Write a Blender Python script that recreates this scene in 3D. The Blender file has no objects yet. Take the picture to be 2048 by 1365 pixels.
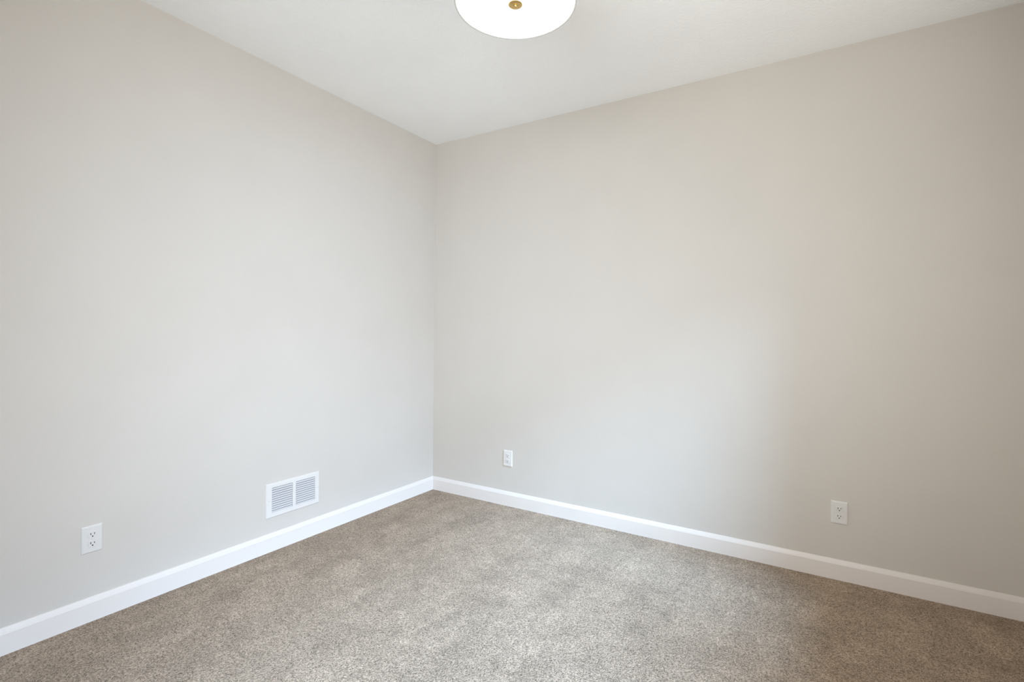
import bpy, bmesh, math
from mathutils import Vector, Matrix

S = bpy.context.scene
COL = S.collection
PI = math.pi

# ------------------------------------------------------------------ camera
YAW, PITCH, ROLL = 0.5565, -0.0083, 0.0109
fw = Vector((-math.sin(YAW) * math.cos(PITCH), math.cos(YAW) * math.cos(PITCH), math.sin(PITCH)))
rt = Vector((math.cos(YAW), math.sin(YAW), 0))
up = rt.cross(fw)
r2 = rt * math.cos(ROLL) + up * math.sin(ROLL)
u2 = up * math.cos(ROLL) - rt * math.sin(ROLL)
cd = bpy.data.cameras.new('camera')
cam = bpy.data.objects.new('camera', cd)
COL.objects.link(cam)
cam.matrix_world = Matrix(((r2.x, u2.x, -fw.x, 2.6755), (r2.y, u2.y, -fw.y, -3.12), (r2.z, u2.z, -fw.z, 1.2419), (0, 0, 0, 1)))
cd.sensor_width = 36
cd.lens = 36 * 1014.13 / 2048
cd.shift_y = (675.0 - 682.5) / 2048
cd.clip_start = 0.02
S.camera = cam

# ------------------------------------------------------------------ world, lights, exposure
W = bpy.data.worlds.new('sky')
S.world = W
W.use_nodes = True
bg = W.node_tree.nodes['Background']
bg.inputs['Color'].default_value = (1.0, 0.99, 0.95, 1)
bg.inputs['Strength'].default_value = 0.9
S.view_settings.view_transform = 'Standard'
S.view_settings.look = 'None'
S.view_settings.gamma = 1
S.view_settings.use_curve_mapping = False
S.view_settings.exposure = -0.02
S.cycles.use_denoising = True
S.cycles.max_bounces = 12
S.cycles.diffuse_bounces = 8
S.cycles.sample_clamp_indirect = 4

FLOOR = -0.015      # top of the carpet
CEIL = 2.74
RX = 3.455           # right wall
RY = -3.75          # wall behind the camera
WY0, WY1, WZ0, WZ1 = -3.50, -0.54, 0.86, 2.42     # window in the right wall

def aim(o, d):
    o.rotation_euler = Vector(d).to_track_quat('-Z', 'Y').to_euler()

# hazy daylight through the window in the right wall: a soft sun, an added second sun and added fill lamps
def sun_lamp(name, elev, az, angle, energy, color):
    d = bpy.data.lights.new(name, 'SUN')
    d.energy, d.color, d.angle = energy, color, math.radians(angle)
    o = bpy.data.objects.new(name, d)
    COL.objects.link(o)
    o.location = (RX + 3, -3.6, 3.5)
    aim(o, Vector((-1, az, -math.tan(math.radians(elev)) * math.hypot(1, az))))

def window_fill(name, loc, size, d, spread, energy, color):  # area lamp added at a window as fill light
    l = bpy.data.lights.new(name, 'AREA')
    l.shape = 'RECTANGLE'
    l.size, l.size_y = size
    l.energy, l.color, l.spread = energy, color, math.radians(spread)
    o = bpy.data.objects.new(name, l)
    COL.objects.link(o)
    o.location = loc
    aim(o, d)

SIDE_WINDOW = ((RX + 0.12, -2.45, (WZ0 + WZ1) / 2), (1.9, 1.5))
REAR_FILL = ((2.2, RY - 0.12, 1.5), (1.4, 1.3))
sun_lamp('hazy_sun', 39, 0.34, 20, 10.7, (0.43, 0.68, 1.0))
sun_lamp('added_low_sun', 28, 0.30, 26, 2.6, (0.48, 0.70, 1.0))  # second sun lamp, added for extra cool daylight
window_fill('broad_fill', *SIDE_WINDOW, (-1, 0, 0), 170, 4, (1.0, 0.96, 0.88))  # added wide fill at the side window
window_fill('corner_fill', *SIDE_WINDOW, (-1, 0.54, -0.14), 64, 15, (0.60, 0.77, 1.0))  # added fill aimed at the far corner of the room
window_fill('left_wall_fill', *SIDE_WINDOW, (-1, 0.14, -0.40), 80, 8.5, (0.68, 0.81, 1.0))  # added fill tilted down at the left wall
window_fill('ceiling_fill', *SIDE_WINDOW, (-0.6, 0.3, 0.9), 100, 13.5, (1.0, 0.93, 0.82))  # added upward fill that lifts the ceiling
window_fill('rear_fill', *REAR_FILL, (-0.40, 1, 0.03), 100, 28, (0.83, 0.93, 1.0))  # added fill from behind the camera
window_fill('back_wall_fill', *REAR_FILL, (0.30, 1, -0.10), 70, 4.0, (1.0, 0.98, 0.95))  # added fill for the right part of the back wall

LAMP_EMIT = 0.85
LAMP_COLOR = (1.0, 0.90, 0.72)

# ------------------------------------------------------------------ materials
def new_mat(name, color, rough=0.6, metallic=0.0, spec=0.4):
    m = bpy.data.materials.new(name)
    m.use_nodes = True
    b = m.node_tree.nodes['Principled BSDF']
    b.inputs['Base Color'].default_value = (*color, 1)
    b.inputs['Roughness'].default_value = rough
    b.inputs['Metallic'].default_value = metallic
    b.inputs['Specular IOR Level'].default_value = spec
    return m, b

def coords(m):
    n = m.node_tree.nodes.new('ShaderNodeTexCoord')
    return n.outputs['Object']

def noise(m, vec, scale, detail=2.0, rough=0.5, dist=0.0):
    n = m.node_tree.nodes.new('ShaderNodeTexNoise')
    n.inputs['Scale'].default_value = scale
    n.inputs['Detail'].default_value = detail
    n.inputs['Roughness'].default_value = rough
    n.inputs['Distortion'].default_value = dist
    m.node_tree.links.new(vec, n.inputs['Vector'])
    return n.outputs['Fac']

def maprange(m, v, a, b, c, d):
    n = m.node_tree.nodes.new('ShaderNodeMapRange')
    for i, x in zip(('From Min', 'From Max', 'To Min', 'To Max'), (a, b, c, d)):
        n.inputs[i].default_value = x
    m.node_tree.links.new(v, n.inputs['Value'])
    return n.outputs['Result']

def math_node(m, op, a, b):
    n = m.node_tree.nodes.new('ShaderNodeMath')
    n.operation = op
    for i, x in enumerate((a, b)):
        if isinstance(x, (int, float)):
            n.inputs[i].default_value = x
        else:
            m.node_tree.links.new(x, n.inputs[i])
    return n.outputs[0]

def scale_color(m, b, color, fac):
    n = m.node_tree.nodes.new('ShaderNodeVectorMath')
    n.operation = 'SCALE'
    n.inputs[0].default_value = color
    m.node_tree.links.new(fac, n.inputs['Scale'])
    m.node_tree.links.new(n.outputs[0], b.inputs['Base Color'])

def bump(m, b, h, strength, dist):
    n = m.node_tree.nodes.new('ShaderNodeBump')
    n.inputs['Strength'].default_value = strength
    n.inputs['Distance'].default_value = dist
    m.node_tree.links.new(h, n.inputs['Height'])
    m.node_tree.links.new(n.outputs['Normal'], b.inputs['Normal'])

def paint(name, color, tex_scale, strength, dist, rough=0.75, var=0.012):
    m, b = new_mat(name, color, rough, spec=0.25)
    v = coords(m)
    f = noise(m, v, tex_scale, 3, 0.55)
    bump(m, b, f, strength, dist)
    scale_color(m, b, color, maprange(m, noise(m, v, 3.0, 3), 0.3, 0.7, 1 - var, 1 + var))
    return m

M = {}
M['wall'] = paint('greige_wall_paint', (0.602, 0.555, 0.500), 170, 0.25, 0.0012)
M['ceiling'] = paint('textured_ceiling_paint', (0.925, 0.925, 0.915), 75, 0.6, 0.0035, 0.9)
M['trim'], _ = new_mat('white_trim_paint', (0.755, 0.695, 0.645), 0.38)
M['plastic'], _ = new_mat('white_plastic', (0.71, 0.68, 0.645), 0.28, spec=0.5)
M['enamel'], _ = new_mat('white_enamel_metal', (0.73, 0.695, 0.66), 0.33, spec=0.5)
M['louver'], _ = new_mat('louver_enamel', (0.60, 0.58, 0.57), 0.4, spec=0.4)
M['dark'], _ = new_mat('dark_recess', (0.015, 0.015, 0.017), 0.8)
M['duct_shade'], _ = new_mat('painted_duct_shade', (0.035, 0.037, 0.042), 0.6)  # near-black colour standing for the shade behind the louvers
M['screw'], _ = new_mat('painted_screw', (0.62, 0.59, 0.575), 0.4)
M['brass'], _ = new_mat('brushed_brass', (0.72, 0.50, 0.20), 0.28, 1.0)
M['fabric'], _ = new_mat('white_shade_fabric', (0.55, 0.54, 0.53), 0.9)

m, b = new_mat('lit_diffuser', (0.9, 0.9, 0.88), 0.4)
b.inputs['Emission Color'].default_value = (*LAMP_COLOR, 1)
b.inputs['Emission Strength'].default_value = LAMP_EMIT
M['diffuser'] = m
# window glass
m = bpy.data.materials.new('window_glass')
m.use_nodes = True
nt = m.node_tree
nt.nodes.remove(nt.nodes['Principled BSDF'])
tr = nt.nodes.new('ShaderNodeBsdfTransparent')
gl = nt.nodes.new('ShaderNodeBsdfGlossy')
gl.inputs['Roughness'].default_value = 0.02
mx = nt.nodes.new('ShaderNodeMixShader')
mx.inputs[0].default_value = 0.06
nt.links.new(tr.outputs[0], mx.inputs[1])
nt.links.new(gl.outputs[0], mx.inputs[2])
nt.links.new(mx.outputs[0], nt.nodes['Material Output'].inputs[0])
M['glass'] = m

# carpet: taupe cut pile, speckled yarn, soft vacuum and foot marks
CARPET = (0.347, 0.266, 0.197)
m, b = new_mat('taupe_cut_pile_carpet', CARPET, 0.95, spec=0.05)
v = coords(m)
fine = noise(m, v, 240, 2, 0.6)
tuft = noise(m, v, 115, 2, 0.6)
sp = math_node(m, 'ADD', maprange(m, fine, 0.34, 0.66, 0.52, 1.48), maprange(m, tuft, 0.3, 0.7, -0.25, 0.25))
clump = maprange(m, noise(m, v, 30, 2, 0.5), 0.3, 0.7, 0.95, 1.05)
mid = maprange(m, noise(m, v, 8, 3, 0.6, 0.8), 0.35, 0.65, 0.925, 1.085)
big = maprange(m, noise(m, v, 2.0, 2, 0.5, 1.5), 0.35, 0.65, 0.94, 1.06)
# vacuum strokes: long soft bands where the pile lies the other way
mp = m.node_tree.nodes.new('ShaderNodeMapping')
mp.inputs['Rotation'].default_value = (0, 0, math.radians(-14))
mp.inputs['Scale'].default_value = (4.2, 0.9, 1)
m.node_tree.links.new(v, mp.inputs['Vector'])
band = maprange(m, noise(m, mp.outputs['Vector'], 1.3, 2, 0.5, 0.6), 0.43, 0.57, 0.95, 1.045)
scale_color(m, b, CARPET, math_node(m, 'MULTIPLY', math_node(m, 'MULTIPLY', sp, clump), math_node(m, 'MULTIPLY', band, math_node(m, 'MULTIPLY', mid, big))))
bump(m, b, math_node(m, 'ADD', fine, tuft), 0.7, 0.006)
M['carpet'] = m

# ------------------------------------------------------------------ mesh helpers
def box(bm, lo, hi):
    vs = [bm.verts.new((x, y, z)) for z in (lo[2], hi[2]) for y in (lo[1], hi[1]) for x in (lo[0], hi[0])]
    for f in ((0, 2, 3, 1), (4, 5, 7, 6), (0, 1, 5, 4), (2, 6, 7, 3), (0, 4, 6, 2), (1, 3, 7, 5)):
        bm.faces.new([vs[i] for i in f])

def lathe(bm, prof, seg=64, cap0=True, cap1=True):
    rings = []
    for r, z in prof:
        rings.append([bm.verts.new((r * math.cos(2 * PI * k / seg), r * math.sin(2 * PI * k / seg), z)) for k in range(seg)])
    for a, c in zip(rings, rings[1:]):
        for k in range(seg):
            bm.faces.new((a[k], a[(k + 1) % seg], c[(k + 1) % seg], c[k]))
    if cap0:
        bm.faces.new(list(reversed(rings[0])))
    if cap1:
        bm.faces.new(rings[-1])

def loft(bm, loops, cap0=True, cap1=True):
    """join closed loops of equal length"""
    R = [[bm.verts.new(p) for p in L] for L in loops]
    n = len(R[0])
    for a, c in zip(R, R[1:]):
        for k in range(n):
            bm.faces.new((a[k], a[(k + 1) % n], c[(k + 1) % n], c[k]))
    if cap0:
        bm.faces.new(list(reversed(R[0])))
    if cap1:
        bm.faces.new(R[-1])

def rrect(w, h, r, z, seg=5):
    pts = []
    for cx, cy, a0 in ((w / 2 - r, h / 2 - r, 0), (-w / 2 + r, h / 2 - r, 90), (-w / 2 + r, -h / 2 + r, 180), (w / 2 - r, -h / 2 + r, 270)):
        for k in range(seg + 1):
            a = math.radians(a0 + 90 * k / seg)
            pts.append((cx + r * math.cos(a), cy + r * math.sin(a), z))
    return pts

def obj(name, bm, mat, parent=None, smooth=False):
    bmesh.ops.recalc_face_normals(bm, faces=bm.faces)
    me = bpy.data.meshes.new(name)
    bm.to_mesh(me)
    bm.free()
    if mat:
        me.materials.append(mat)
    if smooth:
        for p in me.polygons:
            p.use_smooth = True
        try:
            me.set_sharp_from_angle(angle=math.radians(35))
        except Exception:
            pass
    o = bpy.data.objects.new(name, me)
    COL.objects.link(o)
    if parent:
        o.parent = parent
    return o

def struct(name, bm, mat, parent=None):
    o = obj(name, bm, mat, parent)
    if parent is None:
        o['kind'] = 'structure'
    return o

def thing(name, label, cat, group=None):
    o = bpy.data.objects.new(name, None)
    COL.objects.link(o)
    o['label'] = label
    o['category'] = cat
    if group:
        o['group'] = group
    return o

# ------------------------------------------------------------------ room shell
T = 0.14
bm = bmesh.new(); box(bm, (-T, RY - T, FLOOR - 0.1), (RX + T, T, FLOOR)); struct('floor', bm, M['carpet'])
bm = bmesh.new(); box(bm, (-T, RY - T, CEIL), (RX + T, T, CEIL + 0.1)); struct('ceiling', bm, M['ceiling'])
bm = bmesh.new(); box(bm, (-T, RY - T, FLOOR), (0, T, CEIL)); struct('wall_left', bm, M['wall'])
bm = bmesh.new(); box(bm, (0, 0, FLOOR), (RX, T, CEIL)); struct('wall_back', bm, M['wall'])
RWX0, RWX1, RWZ0, RWZ1 = 1.5, 2.9, 0.85, 2.15      # window added in the wall behind the camera for fill light
bm = bmesh.new()
box(bm, (0, RY - T, FLOOR), (RWX0, RY, CEIL))
box(bm, (RWX1, RY - T, FLOOR), (RX, RY, CEIL))
box(bm, (RWX0, RY - T, FLOOR), (RWX1, RY, RWZ0))
box(bm, (RWX0, RY - T, RWZ1), (RWX1, RY, CEIL))
struct('wall_rear', bm, M['wall'])
bm = bmesh.new()
box(bm, (RX, RY - T, FLOOR), (RX + T, WY0, CEIL))
box(bm, (RX, WY1, FLOOR), (RX + T, T, CEIL))
box(bm, (RX, WY0, FLOOR), (RX + T, WY1, WZ0))
box(bm, (RX, WY0, WZ1), (RX + T, WY1, CEIL))
struct('wall_right', bm, M['wall'])

def make_window(name, w, z0, z1, n, loc, rot):
    """window of n sashes; local x along the wall, local y into the wall, built about its middle"""
    wn = bpy.data.objects.new(name, None)
    COL.objects.link(wn)
    wn['kind'] = 'structure'
    wn.location = loc
    wn.rotation_euler = (0, 0, rot)
    h, c, s = w / 2, 0.07, 0.04
    bm = bmesh.new()
    box(bm, (-h - c, -0.018, z0 - c), (-h, 0, z1 + c))
    box(bm, (h, -0.018, z0 - c), (h + c, 0, z1 + c))
    box(bm, (-h, -0.018, z1), (h, 0, z1 + c))
    box(bm, (-h, -0.018, z0 - c), (h, 0, z0 - 0.022))
    box(bm, (-h - 0.02, -0.035, z0 - 0.022), (h + 0.02, 0.06, z0))
    struct('window_casing', bm, M['trim'], wn)
    for k in range(n):
        a, b = -h + w * k / n, -h + w * (k + 1) / n
        bm = bmesh.new()
        box(bm, (a, 0.06, z0), (a + s, 0.10, z1))
        box(bm, (b - s, 0.06, z0), (b, 0.10, z1))
        box(bm, (a + s, 0.06, z0), (b - s, 0.10, z0 + s))
        box(bm, (a + s, 0.06, z1 - s), (b - s, 0.10, z1))
        sash = struct('window_sash', bm, M['trim'], wn)
        bm = bmesh.new()
        box(bm, (a + s, 0.078, z0 + s), (b - s, 0.082, z1 - s))
        struct('window_pane', bm, M['glass'], sash)

make_window('window_1', WY1 - WY0, WZ0, WZ1, 3, (RX, (WY0 + WY1) / 2, 0), -PI / 2)
make_window('added_rear_window', RWX1 - RWX0, RWZ0, RWZ1, 2, ((RWX0 + RWX1) / 2, RY, 0), PI)  # unseen window, added to let the rear fill in

# baseboards: flat face, small bead and sloped top
BT = 0.088
PROF = [(0, FLOOR - 0.01), (0.014, FLOOR - 0.01), (0.014, 0.0655), (0.0125, 0.0685), (0.0122, 0.0705), (0.0065, 0.0850), (0.0045, BT), (0, BT)]

def baseboard(name, p0, p1, n):
    """run from p0 to p1 along the wall, n = direction into the room; ends mitred"""
    bm = bmesh.new()
    d = (Vector(p1) - Vector(p0)).normalized()
    n = Vector(n)
    loops = []
    for P, sgn in ((Vector(p0), 1), (Vector(p1), -1)):
        loops.append([tuple(P + n * t + d * (t * sgn) + Vector((0, 0, z))) for t, z in PROF])
    loft(bm, loops)
    return struct(name, bm, M['trim'])

baseboard('baseboard_left', (0, 0, 0), (0, RY, 0), (1, 0, 0))
baseboard('baseboard_back', (0, 0, 0), (RX, 0, 0), (0, -1, 0))
baseboard('baseboard_right', (RX, 0, 0), (RX, RY, 0), (-1, 0, 0))
baseboard('baseboard_rear', (0, RY, 0), (RX, RY, 0), (0, 1, 0))

# ------------------------------------------------------------------ duplex outlets
# local frame: x right, y up, z out of the wall
def receptacle_loop(r, half_h, z, n=10):
    """round face with flat top and bottom"""
    a = math.asin(half_h / r)
    pts = []
    for k in range(n + 1):
        t = -a + 2 * a * k / n
        pts.append((r * math.cos(t), r * math.sin(t), z))
    for k in range(n + 1):
        t = PI - a + 2 * a * k / n
        pts.append((r * math.cos(t), r * math.sin(t), z))
    return pts

def plate_on(o, loc, wall):
    if wall == 'left':      # faces +x, local x -> world +y
        o.matrix_world = Matrix(((0, 0, 1, loc[0]), (1, 0, 0, loc[1]), (0, 1, 0, loc[2]), (0, 0, 0, 1)))
    else:                   # back wall faces -y, local x -> world +x
        o.matrix_world = Matrix(((1, 0, 0, loc[0]), (0, 0, -1, loc[1]), (0, 1, 0, loc[2]), (0, 0, 0, 1)))

def make_outlet(label):
    t = thing('wall_outlet', label, 'outlet', 'duplex outlets on the walls')
    bm = bmesh.new()
    w, h = 0.0755, 0.1175
    loft(bm, [rrect(w, h, 0.003, 0.0), rrect(w, h, 0.003, 0.0022), rrect(w - 0.003, h - 0.003, 0.003, 0.0048),
              rrect(w - 0.010, h - 0.010, 0.003, 0.0066), rrect(w - 0.016, h - 0.016, 0.003, 0.0070)])
    obj('cover_plate', bm, M['plastic'], t)
    for cy in (0.0195, -0.0195):
        bm = bmesh.new()
        loft(bm, [[(x, y + cy, z) for x, y, z in receptacle_loop(0.0185, 0.0150, 0.0064)],
                  [(x, y + cy, z) for x, y, z in receptacle_loop(0.0185, 0.0150, 0.0069)]])
        ring = obj('receptacle_gap', bm, M['gap'], t)
        bm = bmesh.new()
        loft(bm, [[(x, y + cy, z) for x, y, z in receptacle_loop(0.0174, 0.0139, 0.0066)],
                  [(x, y + cy, z) for x, y, z in receptacle_loop(0.0174, 0.0139, 0.0088)],
                  [(x, y + cy, z) for x, y, z in receptacle_loop(0.0166, 0.0131, 0.0095)]])
        rc = obj('receptacle', bm, M['plastic'], t)
        for sx, hh in ((-0.0063, 0.0044), (0.0063, 0.0036)):
            bm = bmesh.new()
            box(bm, (sx - 0.0013, cy + 0.0038 - hh, 0.0090), (sx + 0.0013, cy + 0.0038 + hh, 0.0097))
            obj('slot', bm, M['dark'], rc)
        bm = bmesh.new()
        lathe(bm, [(0.0028, 0.0090), (0.0028, 0.0097)], 16)
        bmesh.ops.translate(bm, verts=bm.verts, vec=(0, cy - 0.0068, 0))
        obj('ground_hole', bm, M['dark'], rc)
    bm = bmesh.new()
    lathe(bm, [(0.0032, 0.0066), (0.0032, 0.0076), (0.0022, 0.0081)], 20)
    obj('screw', bm, M['plastic'], t, True)
    return t

M['gap'], _ = new_mat('shadow_gap_plastic', (0.50, 0.49, 0.48), 0.5)

def dup(root, label):
    r = root.copy(); COL.objects.link(r); r['label'] = label
    for ch in list(root.children):
        c = ch.copy(); COL.objects.link(c); c.parent = r
        for g in ch.children:
            d = g.copy(); COL.objects.link(d); d.parent = c
    return r

o0 = make_outlet('white duplex outlet on the left wall, nearer than the vent grille')
plate_on(o0, (0.0, -2.224, 0.3375), 'left')
o1 = dup(o0, 'small far white duplex outlet on the back wall, close to the room corner')
plate_on(o1, (0.7115, 0.0, 0.329), 'back')
o2 = dup(o0, 'white duplex outlet on the back wall at right, far from the room corner')
plate_on(o2, (2.740, 0.0, 0.3315), 'back')

# ------------------------------------------------------------------ return air grille on the left wall
g = thing('vent_grille', 'white metal air vent grille with two louvered bays low on left wall', 'vent')
GW, GH, DEP = 0.352, 0.196, 0.009
bays = ((-0.1425, -0.0095), (0.0105, 0.1435))
bz0, bz1 = -0.070, 0.072
bm = bmesh.new()
loft(bm, [rrect(GW, GH, 0.002, 0.0), rrect(GW, GH, 0.002, 0.003), rrect(GW - 0.006, GH - 0.006, 0.002, DEP - 0.001),
          rrect(GW - 0.010, GH - 0.010, 0.002, DEP)], True, False)
# front face cut by the two bays: strips between
X0, X1, Y0, Y1 = -(GW - 0.010) / 2, (GW - 0.010) / 2, -(GH - 0.010) / 2, (GH - 0.010) / 2
def quad(bm, x0, x1, y0, y1, z):
    bm.faces.new([bm.verts.new(p) for p in ((x0, y0, z), (x1, y0, z), (x1, y1, z), (x0, y1, z))])
for x0, x1, y0, y1 in ((X0, X1, Y0, bz0), (X0, X1, bz1, Y1), (X0, bays[0][0], bz0, bz1),
                       (bays[0][1], bays[1][0], bz0, bz1), (bays[1][1], X1, bz0, bz1)):
    quad(bm, x0, x1, y0, y1, DEP)
for x0, x1 in bays:     # bay returns
    for a, c in (((x0, bz0), (x1, bz0)), ((x1, bz0), (x1, bz1)), ((x1, bz1), (x0, bz1)), ((x0, bz1), (x0, bz0))):
        bm.faces.new([bm.verts.new(p) for p in ((a[0], a[1], 0.001), (c[0], c[1], 0.001), (c[0], c[1], DEP), (a[0], a[1], DEP))])
me_frame = obj('frame', bm, M['enamel'], g)
NB = 11
pitch = (bz1 - bz0) / NB
for x0, x1 in bays:
    bm = bmesh.new()
    box(bm, (x0, bz0, 0.0004), (x1, bz1, 0.0014))
    obj('duct_shade_sheet', bm, M['duct_shade'], g)  # dark sheet on the wall, shade between blades put into its colour
    bm = bmesh.new()
    th = 0.0008
    for k in range(NB):
        yb = bz0 + pitch * k
        # blade leans out at its lower edge
        prof = [(yb, DEP - 0.0005), (yb + pitch * 0.63, 0.0022), (yb + pitch * 0.63 + th, 0.0028), (yb + th, DEP)]
        vs0 = [bm.verts.new((x0 + 0.0005, y, z)) for y, z in prof]
        vs1 = [bm.verts.new((x1 - 0.0005, y, z)) for y, z in prof]
        for i in range(4):
            bm.faces.new((vs0[i], vs0[(i + 1) % 4], vs1[(i + 1) % 4], vs1[i]))
        bm.faces.new(list(reversed(vs0))); bm.faces.new(vs1)
    obj('louver_bank', bm, M['louver'], g)
for sx in (-0.160, 0.161):
    bm = bmesh.new()
    lathe(bm, [(0.0032, DEP - 0.001), (0.0032, DEP + 0.0006), (0.002, DEP + 0.0012)], 16)
    bmesh.ops.translate(bm, verts=bm.verts, vec=(sx, 0.0, 0))
    obj('screw', bm, M['screw'], g, True)
plate_on(g, (0.0, -1.254, 0.2735), 'left')

# ------------------------------------------------------------------ semi-flush drum ceiling light
LX, LY, LZ, LR = 1.785, -1.690, 2.33, 0.2015
L = thing('ceiling_light', 'round white drum ceiling light, lit, with small brass finial', 'ceiling light')
L.location = (LX, LY, LZ)
bm = bmesh.new()
lathe(bm, [(LR - 0.004, -0.001), (LR, -0.001), (LR, 0.17), (LR - 0.004, 0.17), (LR - 0.004, -0.001)], 128, False, False)
obj('lamp_shade', bm, M['fabric'], L, True)
bm = bmesh.new()
lathe(bm, [(LR - 0.005, 0.004), (LR - 0.0045, 0.001), (LR - 0.006, 0.0), (0.10, -0.001), (0.02, -0.0015)], 128)
obj('diffuser', bm, M['diffuser'], L, True)
bm = bmesh.new()
lathe(bm, [(0.015, -0.0005), (0.0225, -0.002), (0.0228, -0.0035), (0.021, -0.0050), (0.011, -0.0062), (0.0075, -0.0058),
           (0.0066, -0.0064), (0.0068, -0.0085), (0.0056, -0.0105), (0.0025, -0.0115)], 40)
obj('finial', bm, M['brass'], L, True)
bm = bmesh.new()
lathe(bm, [(0.008, 0.004), (0.008, CEIL - LZ - 0.03)], 24)
obj('stem', bm, M['brass'], L, True)
bm = bmesh.new()
lathe(bm, [(0.02, CEIL - LZ - 0.032), (0.062, CEIL - LZ - 0.02), (0.066, CEIL - LZ)], 48)
obj('canopy', bm, M['brass'], L, True)
